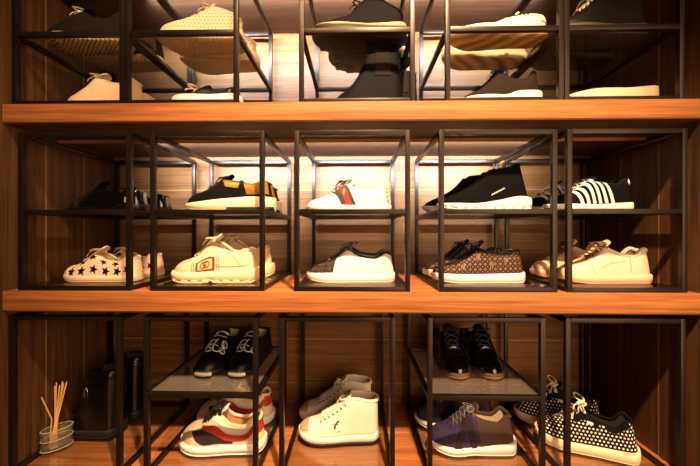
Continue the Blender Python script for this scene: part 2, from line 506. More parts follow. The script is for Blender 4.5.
        if bow:
            tt = bowt or t1; c = Vector((s.X(tt), s.cy(tt), s.top(min(tt, s.op))+arch+.008+rise))
            for sd in (-1, 1):
                lp = []
                for k in range(15):
                    a = 2*pi*k/14
                    lp.append(c+Vector((-.012*math.sin(a)-.006*(1-math.cos(a)), sd*loop*.5*(1-math.cos(a)), .006*math.sin(a/2)*2 - droop*.018*(1-math.cos(a))/2)))
                mb.tube(lp, r*.95, 6, flat=flat)
                e = []
                for k in range(8):
                    q = k/7; e.append(c+Vector((-.03*q+.004*math.sin(q*6), sd*loop*.75*q, .004*math.sin(q*pi)-droop*.03*q*q)))
                mb.tube(e, r*.85, 6, flat=flat)
            mb.tube([c+Vector((0,-.005,0)), c+Vector((0,.005,0))], r*2, 6)
        return mb.build(name, mt, s.root)
    def eyelets(s, mt, n=5, t0=None, t1=None, r=.0032, v=.80, name='eyelets'):
        t0 = s.thr+.06 if t0 is None else t0; t1 = s.op-.02 if t1 is None else t1
        mb = MB()
        for i in range(n):
            t = t0+(t1-t0)*i/(n-1)
            for sd in (-1, 1):
                mb.tube([s.wall(t, v, sd, -.001), s.wall(t, v, sd, .0012)], r, 8)
        return mb.build(name, mt, s.root)
    def patch(s, name, mt, edge0, edge1, v0=0., v1=1., off=.0014, nu=8, nv=10, sides=(-1, 1)):
        """panel between t=edge0(v) and t=edge1(v)"""
        e0 = edge0 if callable(edge0) else (lambda v: edge0); e1 = edge1 if callable(edge1) else (lambda v: edge1)
        for sd in sides:
            mb = MB(); T_, B_ = [], []
            for j in range(nv+1):
                v = v0+(v1-v0)*j/nv; a, b = e0(v), e1(v)
                T_.append([s.wall(a+(b-a)*i/nu, v, sd, off) for i in range(nu+1)])
                B_.append([s.wall(a+(b-a)*i/nu, v, sd, -.001) for i in range(nu+1)])
            mb.grid(T_); mb.grid(B_)
            for a, b in ((T_[0], B_[0]), (T_[-1], B_[-1]), ([r[0] for r in T_], [r[0] for r in B_]), ([r[-1] for r in T_], [r[-1] for r in B_])):
                mb.grid([a, b])
            mb.build(name, mt, s.root, angle=50)
    def band(s, name, mt, t0, t1, lo, hi, off=.0014, nu=24, nv=4, sides=(-1, 1)):
        lo, hi = pchip(lo), pchip(hi)
        for sd in sides:
            mb = MB(); T_, B_ = [], []
            for i in range(nu+1):
                t = t0+(t1-t0)*i/nu; a, b = lo(t), hi(t)
                T_.append([s.wall(t, a+(b-a)*j/nv, sd, off) for j in range(nv+1)]); B_.append([s.wall(t, a+(b-a)*j/nv, sd, -.001) for j in range(nv+1)])
            mb.grid(T_); mb.grid(B_)
            for a, b in ((T_[0], B_[0]), (T_[-1], B_[-1]), ([r[0] for r in T_], [r[0] for r in B_]), ([r[-1] for r in T_], [r[-1] for r in B_])): mb.grid([a, b])
            mb.build(name, mt, s.root, angle=50)
    def poly(s, name, mt, shapes, off=.0012, sides=(-1, 1)):
        """shapes: lists of (t, v) outlines, star-shaped about their middle"""
        for sd in sides:
            mb = MB()
            for sh in shapes:
                c = (sum(p[0] for p in sh)/len(sh), sum(p[1] for p in sh)/len(sh))
                n = len(sh)
                top = [s.wall(c[0], c[1], sd, off)] + [s.wall(a, b, sd, off) for a, b in sh]
                bot = [s.wall(a, b, sd, -.0008) for a, b in sh]
                fs = [(0, 1+i, 1+(i+1) % n) for i in range(n)] + [(1+i, 1+(i+1) % n, 1+n+(i+1) % n, 1+n+i) for i in range(n)]
                mb.add(top+bot, fs)
            mb.build(name, mt, s.root, smooth=False)
    def line(s, name, mt, paths, r=.0012, off=.0008, sides=(-1, 1), flat=.6, n=5):
        for sd in sides:
            mb = MB()
            for p in paths:
                mb.tube([s.wall(a, b, sd, off) for a, b in p], r, n, flat=flat)
            mb.build(name, mt, s.root)
    def wallh(s, t): return s.top(t)-s.base(t)
    def star(s, t, v, R, rot=0):
        h = s.wallh(t)*1.25
        return [(t+R*(1 if k % 2 == 0 else .42)*math.sin(rot+pi*k/5)/s.L, v+R*(1 if k % 2 == 0 else .42)*math.cos(rot+pi*k/5)/h) for k in range(10)]
    def lugs(s, name, mt, n, h, ext, dep=.02, t0=.04, t1=.98, w=.6):
        for sd in (-1, 1):
            mb = MB()
            for i in range(n):
                t = t0+(t1-t0)*(i+.5)/n; dt = (t1-t0)/n*w/2
                y = s.cy(t)+sd*(s.hw(t)+ext); y2 = s.cy(t)+sd*(max(.004, s.hw(t)-dep))
                z = s.zbt(t)
                mb.box(s.X(t-dt), s.X(t+dt), min(y, y2), max(y, y2), z-h, z+.012)
            mb.build(name, mt, s.root, bevel=.0015)
    def place(s, x, y, z, rz=0, label='', group=None, cat='shoe', mirror=False):
        r = s.root
        r.location = (x, y, z); r.rotation_euler = (0, 0, rz)
        if mirror: r.scale = (1, -1, 1)
        tag(r, label, cat, group); return r
    def again(s, x, y, z, rz=0, label='', group=None, cat='shoe', mirror=True):
        r = copy_tree(s.root); r.location = (x, y, z); r.rotation_euler = (0, 0, rz)
        r.scale = (1, -s.root.scale[1], 1) if mirror else s.root.scale
        tag(r, label, cat, group); return r

def LH(h, toe=.055, throat=.105, col=.068, heel=.092, thr=.22, op=.47):
    """low-shoe top line in metres"""
    return [(0, toe*.9*h), (.12, toe*h), (thr, (toe+.008)*h), ((thr+op)/2, (toe+throat)/2*h), (op, throat*h), (op+.13, (col+.008)*h), (.78, col*h), (.93, heel*h), (1, heel*h*.93)]

# surfaces used by several shoes
WHITE = mat('white leather', '#ece4da', .5, bump=.06)
CREAM = mat('cream leather', '#e8cdb2', .55, bump=.08, var=.08)
RUB_W = mat('white rubber', '#ede5dc', .55)
RUB_C = mat('cream rubber', '#e6cbaa', .6)
BLACK = mat('black leather', '#090808', .4, bump=.05, spec=.35)
BLACKF = mat('black knit fabric', '#0b0a09', .85, bump=.3, bscale=700, spec=.08)
PATENT = mat('black patent leather', '#060505', .12, coat=1)
RUB_B = mat('black rubber', '#0b0a0a', .6)
LACE_W = mat('white lace cord', '#efe5d2', .8)
LACE_B = mat('black lace cord', '#0c0a09', .7)
DKLIN = mat('dark lining', '#1a1512', .9)
TANLIN = mat('tan lining', '#b98d5c', .8)
GOLD = mat('gold leather', '#c99a45', .3, .7, bump=.1)
SG = {}
zT, zTg, zM, zMg, zBs, zBf = ZT+.0155, .8148+.0080, ZM+.0155, .2526+.0080, -.3226+.0080, ZB+.0155
SHELFN = {}

# ---- shared small builders
def spaced(s, z0, mid, outm, **k): s.sole(mid, outm, **k)

# ===== middle board, upper glass shelves =====
# black patent lace-ups
s = Shoe('dress_shoe', .285, .098, LH(1.0, .042, .088, .058, .072), zt=[(0,.013),(.7,.011),(.74,.024),(1,.024)], zb=[(0,.008),(.15,.001),(.3,0),(.5,.004),(.69,.008),(.72,0),(1,0)],
         toe_r=.36, toe_p=1.8, m=.003, op=.45, bulge=.8)
s.upper(PATENT, DKLIN); s.sole(BLACK, RUB_B, thick=.003, bev=.001); s.collar(PATENT, .0025); s.tongue(PATENT, .016, wid=.8, th=.003); s.laces(LACE_B, 4, r=.0016, loop=.022)
s.line('stitching', mat('dark stitch', '#2a2522', .5), [[(.24,v/10) for v in range(0,11)], [(.26,v/10) for v in range(0,11)]], .0008)
s.line('quarter_seam', PATENT, [[(.34+.09*(1-v/8)**1.4*1.6,v/8) for v in range(0,9)]], .0013)
s.poly('heel_label', mat('pale label', '#d8c8ac', .6), [[(.83,.12),(.865,.12),(.865,.42),(.83,.42)]])
s.place(-.853, .11, zMg, 0, 'black patent lace-up shoe with a low toe, nearer of its pair on the glass shelf', 'black patent lace-ups on the middle board')
s.again(-.85, .245, zMg, 0, 'black patent lace-up shoe set further back, its heel showing between two frame posts', 'black patent lace-ups on the middle board')

# black and gold sneakers
s = Shoe('sneaker', .305, .104, LH(1, .062, .104, .088, .1), zt=[(0,.026),(.2,.03),(.55,.042),(.8,.047),(1,.046)], zb=[(0,.016),(.1,.005),(.22,0),(1,0)], toe_r=.33, toe_p=1.9, m=.006)
s.upper(mat('charcoal mesh', '#0e0c0b', .85, bump=.3, bscale=600, spec=.1), DKLIN); s.sole(mat('off-white foam', '#efd9b6', .5), mat('tan rubber', '#d8bd92', .6), thick=.006)
s.slab('heel_block', RUB_B, lambda t: 0, lambda t: .013, .0075, .002, .52, .99)
s.patch('gold_panel', GOLD, lambda v: .40+.10*(1-v)+.04, lambda v: .62+.03*v, .45, .98, off=.002)
s.patch('heel_counter', GOLD, lambda v: .74-.06*v, 1.0, .15, .98, off=.002)
s.collar(mat('black padding', '#151210', .8), .004); s.tongue(BLACKF, .02); s.laces(LACE_B, 5, loop=.02, r=.003)
s.place(-.415, .11, zMg, 0, 'black sneaker with gold panels and off-white sole, nearer of its pair on glass', 'black and gold sneakers')
s.again(-.428, .245, zMg, 0, 'black sneaker with gold heel, hidden behind its twin, gold heel showing past the post', 'black and gold sneakers')

# white low sneakers with a striped band
s = Shoe('sneaker', .292, .1, LH(1, .045, .092, .066, .088), zt=[(0,.022),(.5,.018),(1,.02)], toe_r=.34, toe_p=1.9, m=.0025)
s.upper(mat('pale leather', '#e9e2d4', .5), TANLIN); s.sole(RUB_W, RUB_W, thick=.003, bev=.002); s.collar(WHITE, .003); s.tongue(WHITE, .014); s.laces(mat('dark grey lace', '#3a2f2a', .8), 5, loop=.018, r=.0022)
gr = mat('green webbing', '#28382a', .8); rd = mat('red webbing', '#a3262b', .8)
sl = lambda a: (lambda v: a-.15*v)
s.patch('green_band', gr, sl(.43), sl(.60), .05, .80, off=.0012)
s.patch('red_band', rd, sl(.485), sl(.555), .05, .80, off=.002)
bee = [[(.452+.014*math.cos(a), .44+.12*math.sin(a)) for a in [2*pi*k/10 for k in range(10)]]]
s.poly('emblem', GOLD, bee, .003)
s.patch('heel_tab', mat('silver snakeskin', '#c9c2b4', .5), lambda v: .94-.02*v, 1, .1, .98, off=.0015)
s.poly('studs', BLACK, [[(.955+.006*math.cos(k*pi/3), v+.035*math.sin(k*pi/3)) for k in range(6)] for v in (.15,.3,.45,.62,.8)], .003)
s.place(-.006, .12, zMg, 0, 'white low sneaker with a slanted green and red band on its side', 'white banded sneakers')
s.again(.004, .245, zMg, 0, 'white low sneaker behind the one with the green and red band, mostly hidden', 'white banded sneakers')

# black sock sneakers
sockH = [(0,.045),(.12,.055),(.25,.07),(.38,.092),(.46,.115),(.53,.136),(.6,.138),(.75,.143),(.9,.155),(1,.152)]
s = Shoe('sock_sneaker', .300, .1, sockH, zt=[(0,.028),(.15,.026),(.35,.024),(.6,.034),(.85,.048),(1,.042)], zb=[(0,.017),(.1,.006),(.25,0),(.45,.003),(.6,0),(.92,0),(1,.008)],
         o=[(.2,0),(.3,.2),(.47,.38),(.6,.5),(.85,.55),(1,.5)], op=.52, toe_r=.32, toe_p=1.9, m=.007, lean=.28, bulge=.6)
s.upper(BLACKF, DKLIN); s.sole(RUB_W, mat('grey rubber', '#cfc6b8', .6), thick=.006, bev=.005)
s.collar(BLACKF, .004)
s.line('side_mark', WHITE, [[(.54+.012*k, .13+.008*k+(.025 if k % 2 else 0)) for k in range(13)]], .0026)
s.line('sole_groove', mat('grey rubber', '#cfc6b8', .6), [[(.1+.8*k/20, -.0) for k in range(21)]], .0015, off=.006)
s.lugs('sole_ridges', RUB_W, 9, -.001, .0085, w=.72)
s.place(.458, .12, zMg, 0, 'black knit sock sneaker with a tall ankle and thick white sole, nearer of its pair', 'black sock sneakers')
s.again(.43, .25, zMg, 0, 'black knit sock sneaker behind its twin, white toe showing beside the post', 'black sock sneakers')

# black sneakers with white zebra stripes
s = Shoe('sneaker', .272, .1, LH(1, .052, .098, .085, .105), zt=[(0,.024),(.5,.02),(.75,.024),(1,.028)], toe_r=.36, toe_p=1.85, m=.004, op=.52)
s.upper(BLACKF, DKLIN); s.sole(RUB_W, mat('tan rubber', '#d8bd92', .6), thick=.003); s.collar(BLACK, .005)
st = []
for k in range(6):
    a = .22+.075*k
    s.patch('white_stripe', WHITE, (lambda a: lambda v: a+.10*(1-v)**.8)(a), (lambda a: lambda v: a+.036+.10*(1-v)**.8)(a), .04, 1, off=.002, nv=8)
s.patch('heel_tab', WHITE, lambda v: .95, 1, .6, 1, off=.004)
s.tongue(BLACK, .022); s.laces(LACE_W, 4, bow=False, r=.003)
s.place(.806, .115, zMg, 0, 'black low sneaker with curved white stripes across its side, nearer of its pair', 'striped black sneakers')
s.again(.775, .245, zMg, 0, 'black and white striped sneaker further back, its toe between the two posts', 'striped black sneakers')

# ===== middle board, lower glass plates =====
# cream canvas sneakers with stars
s = Shoe('sneaker', .262, .1, LH(.95, .056, .1, .07, .09), zt=[(0,.026),(.5,.022),(1,.024)], toe_r=.24, m=.003)
CANV = mat('cream canvas', '#e8caa6', .8, bump=.15)
s.upper(CANV, TANLIN); s.sole(RUB_C, RUB_C, thick=.003); s.collar(CANV, .003); s.tongue(CANV, .02); s.laces(mat('cream lace cord', '#e8cf9f', .8), 6, loop=.03)
sh = [s.star(t, .22, .0145, .1*k) for k, t in enumerate((.2,.34,.49,.64,.79,.92))] + [s.star(t, .68, .014, -.2*k) for k, t in enumerate((.33,.46,.6,.76))]
s.poly('black_stars', BLACK, sh, .0016)
s.patch('toe_cap', RUB_C, 0.0, lambda v: .13, .0, 1, off=.002)
s.place(-.864, .115, zM, 0, 'cream canvas sneaker with black stars, nearer of its pair, on the glass plate', 'star-print canvas sneakers')
s.again(-.868, .245, zM, 0, 'cream star-print sneaker partly hidden behind its twin and the frame post', 'star-print canvas sneakers')

# chunky cream sneakers with a square emblem
s = Shoe('chunky_sneaker', .288, .112, [(0,.062),(.12,.072),(.22,.08),(.34,.096),(.44,.125),(.5,.136),(.58,.12),(.7,.1),(.82,.099),(.93,.112),(1,.105)], zt=[(0,.038),(.2,.036),(.5,.04),(.8,.046),(1,.048)], zb=[(0,.016),(.1,.004),(.2,0),(.44,0),(.5,.009),(.57,0),(.93,0),(1,.008)],
         toe_r=.26, m=.009, op=.5, bulge=.65)
CH = mat('aged cream leather', '#e6c9a4', .55, bump=.12, var=.12)
s.upper(CH, mat('beige mesh lining', '#a88a5e', .9)); s.sole(mat('aged foam', '#e4c6a0', .6), mat('tan rubber', '#d8bd92', .6), thick=.006, bev=.006)
s.lugs('sole_ridges', mat('aged foam', '#e4c6a0', .6), 8, -.002, .0105, w=.6)
s.collar(CH, .006); s.tongue(CH, .022); s.laces(mat('cream lace cord', '#e8cf9f', .8), 5, loop=.035, r=.003)
s.line('overlay_seam', mat('tan seam', '#b8976a', .7), [[(.12+.03*k,.55+.03*k) for k in range(9)], [(.55+.05*k,.15) for k in range(9)], [(.7+.02*k,.9-.1*k) for k in range(8)]], .0012)
sq = [(.40,.24),(.60,.24),(.60,.24+.50),(.40,.74)]
s.patch('emblem_square', mat('dark green print', '#3b3a22', .6), .335, .545, .03, .345, off=.0016)
s.patch('emblem_border', mat('red print', '#a8321c', .6), .348, .532, .05, .32, off=.0022)
s.patch('emblem_field', mat('emblem cream', '#e6c592', .6), .362, .518, .075, .295, off=.0028)
circ = lambda ct, cv, rt, rv, a0, a1, n=16: [(ct+rt*math.cos(a0+(a1-a0)*k/n), cv+rv*math.sin(a0+(a1-a0)*k/n)) for k in range(n+1)]
s.line('emblem_letters', mat('red print', '#a8321c', .6), [circ(.424,.185,.034,.07,.6,2*pi-.6)+[(.446,.185),(.424,.185)], circ(.456,.185,.034,.07,pi+.6,3*pi-.6)+[(.436,.185),(.456,.185)]], .003, off=.0032)
s.poly('dotted_print', BLACK, [[(t+.007*math.cos(k*pi/2), v+.016*math.sin(k*pi/2)) for k in range(4)] for t in (.29,.312) for v in (.04,.11,.18,.25,.32,.39)], .0014)
s.poly('dotted_print', BLACK, [[(t+.007*math.cos(k*pi/2), v+.016*math.sin(k*pi/2)) for k in range(4)] for t in (.568,.59) for v in (.04,.11,.18,.25,.32,.39)], .0014)
s.place(-.461, .105, zM, 0, 'chunky cream sneaker with a square red and green emblem on its side', 'chunky cream emblem sneakers')
s.again(-.45, .25, zM, 0, 'chunky cream sneaker behind its twin, pale heel showing right of the post', 'chunky cream emblem sneakers')

# white sneakers with glittery black toe and lace trim
s = Shoe('sneaker', .300, .1, LH(1, .06, .112, .08, .1), zt=[(0,.03),(.5,.028),(1,.03)], toe_r=.26, m=.004, op=.5)
GLI = pattern('black glitter', 'glitter', '#0f0c0b', '#5d4c44')
s.upper(WHITE, WHITE); s.sole(RUB_W, RUB_W, thick=.003, bev=.004)
s.patch('toe_overlay', GLI, 0.01, lambda v: .30+.06*v, .12, 1, off=.002, nu=12)
s.patch('eyestay', GLI, lambda v: .34, lambda v: .56, .78, 1, off=.002)
s.collar(BLACK, .0055, n=18); s.tongue(GLI, .02); s.laces(LACE_B, 5, loop=.025, r=.003)
s.poly('toe_label', GOLD, [[(.015,.05),(.05,.05),(.05,.22),(.015,.22)]], .003)
s.place(.001, .125, zM, 0, 'white leather sneaker with glittery black toe and black collar trim, nearer one', 'white sneakers with glittery black toes')
s.again(.008, .25, zM, 0, 'white sneaker with black collar trim behind its glittery-toed twin', 'white sneakers with glittery black toes')

# brown monogram sneakers
s = Shoe('sneaker', .302, .104, LH(1, .056, .115, .092, .108), zt=[(0,.03),(.5,.03),(1,.034)], toe_r=.3, toe_p=2, m=.005, op=.5)
MONO = pattern('monogram canvas', 'monogram', '#33201a', '#8c6a4c', cell=.017)
s.upper(MONO, BLACK); s.sole(RUB_W, RUB_W, thick=.003, bev=.004); s.collar(BLACK, .004); s.tongue(BLACKF, .025); s.laces(LACE_B, 6, loop=.03, r=.0032)
tanp = mat('tan print', '#d0a87c', .6)
for (t, v) in ((.3,.35),(.47,.5),(.62,.3),(.78,.55)):
    s.line('monogram_letter', tanp, [[(t-.018,v+.12),(t-.022,v-.12),(t-.002,v-.12),(t-.008,v+.1),(t+.004,v-.08),(t+.018,v+.1)]], .0011)
s.patch('eyestay', BLACK, lambda v: .30, lambda v: .56, .72, 1, off=.0022)
s.patch('toe_overlay', mat('dark brown leather', '#231712', .5), 0.01, lambda v: .2+.16*v, .72, 1, off=.002)
s.place(.437, .12, zM, 0, 'brown monogram canvas sneaker with black laces and white sole, nearer of its pair', 'brown monogram sneakers')
s.again(.430, .245, zM, 0, 'brown monogram sneaker behind its twin, only toe and collar showing', 'brown monogram sneakers')

# pale pink sneakers
s = Shoe('sneaker', .288, .104, LH(1, .062, .118, .088, .112), zt=[(0,.03),(.5,.028),(1,.03)], toe_r=.27, m=.005, op=.5)
PK = mat('pale pink leather', '#e9c6a6', .5, bump=.08)
s.upper(PK, mat('olive lining', '#8a6a42', .8)); s.sole(mat('pink rubber', '#e4bd9a', .6), mat('pink rubber', '#e4bd9a', .6), thick=.003, bev=.004); s.collar(PK, .007); s.tongue(PK, .022)
s.laces(mat('brown lace cord', '#7a5a38', .8), 6, loop=.03, r=.0034)
s.line('side_seam', mat('pink seam', '#c79f78', .7), [[(.34+.03*k,.25+.02*k*k*.12) for k in range(12)], [(.72,v/10) for v in range(1,10)], [(.3-.005*k, .1*k) for k in range(10)]], .001)
s.place(.862, .12, zM, 0, 'pale pink leather sneaker with brown laces and a padded heel collar, nearer one', 'pale pink sneakers')
s.again(.835, .25, zM, 0, 'pale pink sneaker behind its twin, blunt toe between two frame posts', 'pale pink sneakers')

# ===== top board, upper glass shelves (soles seen from below) =====
s = Shoe('sneaker', .285, .104, LH(1, .06, .105, .08, .1), zt=[(0,.03),(.5,.024),(1,.03)], zb=[(0,.018),(.12,.006),(.25,0),(.9,0),(1,.005)], toe_r=.3, toe_p=2, m=.004)
s.upper(mat('dark grey suede', '#1c1814', .8, bump=.2, spec=.1), DKLIN); s.sole(mat('pink foam', '#dfae88', .6), tread_mat('ribbed beige rubber', '#7e6c48', '#e2cc9c', 'wave', 42), thick=.007); s.collar(BLACK, .004); s.tongue(BLACKF, .02); s.laces(LACE_W, 5)
s.place(-.895, .09, zTg, .05, 'dark suede sneaker on glass, its ribbed beige sole seen from below, nearer one', 'ribbed-sole sneakers')
s.again(-.862, .225, zTg, -.03, 'dark suede sneaker set further back on glass, only part of its ribbed sole visible', 'ribbed-sole sneakers')

s = Shoe('knit_sneaker', .285, .108, [(0,.06),(.12,.068),(.3,.075),(.5,.098),(.64,.118),(.74,.112),(.88,.1),(1,.09)], zt=[(0,.036),(.5,.034),(1,.04)], zb=[(0,.022),(.12,.008),(.28,0),(.9,.002),(1,.01)], toe_r=.3, m=.008, op=.62)
s.upper(pattern('cream knit', 'knit', '#ead2ae', '#5a4128', cell=.012, size=.16, rough=.8), TANLIN); s.sole(mat('cream foam', '#e9cfa6', .6), tread_mat('tan knobbly rubber', '#a98a5a', '#f0d8ae', 'vor', 90), thick=.008, bev=.008); s.collar(CREAM, .005); s.tongue(CREAM, .02); s.laces(mat('cream lace cord', '#e8cf9f', .8), 5)
s.place(-.507, .095, zTg, .06, 'cream knit sneaker on glass with a dimpled tan sole seen from below, nearer one', 'cream knit sneakers')
s.again(-.500, .235, zTg, -.04, 'cream knit sneaker further back on glass, behind its dimple-soled twin', 'cream knit sneakers')

s = Shoe('chunky_sneaker', .305, .115, [(0,.055),(.12,.062),(.3,.07),(.42,.085),(.5,.112),(.58,.126),(.72,.124),(.85,.105),(1,.085)], zt=[(0,.045),(.5,.04),(1,.05)], zb=[(0,.026),(.12,.012),(.28,.006),(.9,.006),(1,.014)], toe_r=.28, m=.009, op=.52, bulge=.6)
s.upper(mat('black suede', '#12100e', .8, bump=.2, spec=.1), DKLIN); s.sole(mat('sand foam', '#c9a97c', .6), RUB_B, thick=.022, bev=.006); s.collar(BLACKF, .007); s.tongue(BLACKF, .02, th=.007)
s.lugs('lug_sole', RUB_B, 7, .002, .010, dep=.04, w=.82); s.laces(LACE_B, 5, r=.003)
s.place(.030, .095, zTg+.003, .02, 'black high sneaker with a heavily lugged sole and sand-coloured foam edge, nearer one', 'lug-soled black sneakers')
s.again(.075, .24, zTg+.003, -.03, 'black lug-soled sneaker further back on the central glass shelf', 'lug-soled black sneakers')

s = Shoe('sneaker', .310, .104, [(0,.036),(.2,.042),(.42,.046),(.55,.062),(.68,.07),(.85,.07),(1,.062)], op=.66, zt=[(0,.032),(.5,.026),(1,.03)], zb=[(0,.014),(.12,.005),(.25,0),(.9,0),(1,.004)], toe_r=.3, toe_p=2, m=.004)
s.upper(CREAM, TANLIN); s.sole(mat('ivory rubber', '#ead3ab', .6), tread_mat('gum rubber', '#a47c46', '#e6bf82', 'wave', 10), thick=.004); s.collar(CREAM, .004); s.tongue(CREAM, .02)
s.laces(LACE_B, 5, bow=False)
s.patch('heel_tab', CREAM, lambda v: .9, 1, .3, 1, off=.003)
s.poly('heel_stitches', BLACK, [[(.45+.04*k,.8),(.465+.04*k,.8),(.465+.04*k,.97),(.45+.04*k,.97)] for k in range(9)], .003)
s.place(.490, .085, zTg, .02, 'ivory sneaker with a smooth gum-brown sole seen from below, nearer of its pair', 'gum-soled ivory sneakers')
s.again(.500, .23, zTg, .03, 'ivory gum-soled sneaker further back, a red mark on its sole edge', 'gum-soled ivory sneakers')

s = Shoe('sneaker', .300, .112, LH(1, .075, .14, .12, .14), zt=[(0,.036),(.5,.032),(1,.04)], zb=[(0,.02),(.12,.006),(.25,0),(.9,0),(1,.008)], toe_r=.28, m=.006)
s.upper(mat('dark olive leather', '#16120c', .45, bump=.1, spec=.1), DKLIN); s.sole(mat('olive foam', '#3a3222', .6), tread_mat('dark olive rubber', '#15130d', '#3a3324', 'wave', 30), thick=.007); s.collar(BLACK, .006); s.tongue(BLACK, .02); s.laces(LACE_W, 5, r=.003)
s.place(.822, .095, zTg, .03, 'dark olive sneaker with white laces on glass beside the side panel, nearer one', 'dark olive sneakers')
s.again(.822, .235, zTg, .05, 'dark olive sneaker further back, its dark sole in shadow beside the side panel', 'dark olive sneakers')

# ===== top board, lower plates (only the upper halves show) =====
s = Shoe('sneaker', .262, .104, LH(1.05, .06, .112, .085, .108), zt=[(0,.03),(.5,.028),(1,.03)], m=.004)
WR = mat('wrinkled pink-cream leather', '#e9c79e', .6, bump=.5, bscale=60, var=.15)
s.upper(WR, TANLIN); s.sole(RUB_C, RUB_C); s.collar(WR, .006); s.tongue(WR, .018); s.laces(mat('cream lace cord', '#e8cf9f', .8), 5, r=.003)
s.place(-.862, .12, zT, 0, 'pink-cream wrinkled leather sneaker, nearer of its pair, on the base plate', 'pink-cream wrinkled sneakers')
s.again(-.895, .25, zT, 0, 'pink-cream wrinkled sneaker behind its twin on the top board', 'pink-cream wrinkled sneakers')

s = Shoe('sneaker', .235, .1, LH(.9, .045, .088, .07, .085), zt=[(0,.05),(.5,.05),(1,.056)], m=.005)
s.upper(BLACK, DKLIN); s.sole(RUB_W, RUB_W, bev=.004); s.collar(BLACK, .004); s.tongue(BLACK, .01); s.laces(mat('cream lace cord', '#e8cf9f', .8), 4, t0=.18, t1=.34, r=.004, loop=.03, rise=.008, droop=.2)
s.place(-.50, .12, zT, 0, 'flat black sneaker with cream laces and a white platform, low behind the board edge', 'flat black sneakers')
s.again(-.50, .25, zT, 0, 'flat black sneaker hidden behind its cream-laced twin', 'flat black sneakers')

s = Shoe('ankle_boot', .245, .1, [(0,.04),(.12,.055),(.25,.075),(.36,.105),(.45,.15),(.52,.188),(.6,.192),(.9,.188),(1,.188)], zt=[(0,.02),(1,.024)], o=[(.2,0),(.3,.2),(.47,.4),(.6,.6),(.85,.62),(1,.5)], op=.50, toe_r=.34, toe_p=1.8, lean=.05, bulge=.5)
s.upper(mat('black stretch fabric', '#0c0a0b', .7, bump=.1, spec=.1), DKLIN); s.sole(RUB_B, RUB_B); s.collar(BLACK, .003)
mb = MB(); mb.box(.1, .108, -.012, .012, .13, .2); mb.build('pull_tab', mat('grey webbing', '#2a241f', .8), s.root, bevel=.002)
s.patch('elastic_panel', mat('grey elastic', '#241e1a', .85, spec=.1), lambda v: .60+.05*v, lambda v: .86-.05*v, .35, .92, off=.002)
s.place(.055, .12, zT, 0, 'tall black ankle boot with a grey elastic side panel, nearer of its pair', 'black ankle boots')
s.again(.135, .25, zT, 0, 'tall black ankle boot standing behind its twin in the central frame', 'black ankle boots')

s = Shoe('sneaker', .262, .1, LH(1.02, .06, .125, .09, .12), zt=[(0,.04),(.5,.04),(.7,.055),(1,.056)], m=.005, op=.5)
s.upper(mat('dark brown mesh', '#231a16', .8, bump=.3, spec=.1), DKLIN); s.sole(mat('off-white foam', '#efd9b6', .5), RUB_W, bev=.004); s.collar(mat('dark brown mesh', '#231a16', .8), .004); s.tongue(BLACKF, .02); s.laces(LACE_B, 5, r=.002, loop=.015)
s.place(.513, .12, zT, 0, 'dark brown mesh sneaker with an off-white sole, pointed tongue, on the base plate', 'dark brown mesh sneakers')
s.again(.50, .25, zT, 0, 'dark brown mesh sneaker hidden behind its twin on the top board', 'dark brown mesh sneakers')

s = Shoe('platform_slide', .285, .106, [(0,.052),(.3,.056),(.6,.060),(1,.070)], zt=[(0,.050),(.3,.056),(.6,.06),(.85,.066),(1,.07)], zb=[(0,.012),(.1,.003),(.2,0),(1,0)], m=.004, op=.98, thr=.9)
s.sole(mat('pinkish cream foam', '#eecba0', .6), mat('notched sole edge', '#8a5a38', .7), thick=.006, bev=.004)
s.slab('footbed', mat('pinkish cream footbed', '#e6c298', .7), lambda t: s.zt(t)-.002, lambda t: s.zt(t)+.001, -.004, .0006)
s.lugs('sole_ridges', mat('pinkish cream foam', '#eecba0', .6), 9, -.02, .006, w=.8)
mb = MB(); rws = []
for i in range(9):
    t = .22+.22*i/8; hwv = s.hw(t)
    rws.append([(s.X(t), s.cy(t)+hwv*math.cos(a)*1.0, .04+ (.03+.006*math.sin(pi*i/8))*math.sin(a)) for a in [pi*k/12 for k in range(13)]] + [(s.X(t), s.cy(t)+(hwv-.005)*math.cos(a), .04+(.024+.006*math.sin(pi*i/8))*math.sin(a)) for a in [pi*k/12 for k in range(12,-1,-1)]])
mb.grid(rws, True); mb.f += [tuple(range(26)), tuple(len(mb.v)-26+i for i in reversed(range(26)))]; mb.mi += [0, 0]
mb.build('strap', mat('dark slide strap', '#1b130f', .7), s.root, angle=50)
s.place(.884, .12, zT, 0, 'thick pinkish-cream platform slide with a dark strap on the top board', 'platform slides')
s.again(.88, .25, zT, 0, 'platform slide hidden behind the nearer pinkish-cream one', 'platform slides')

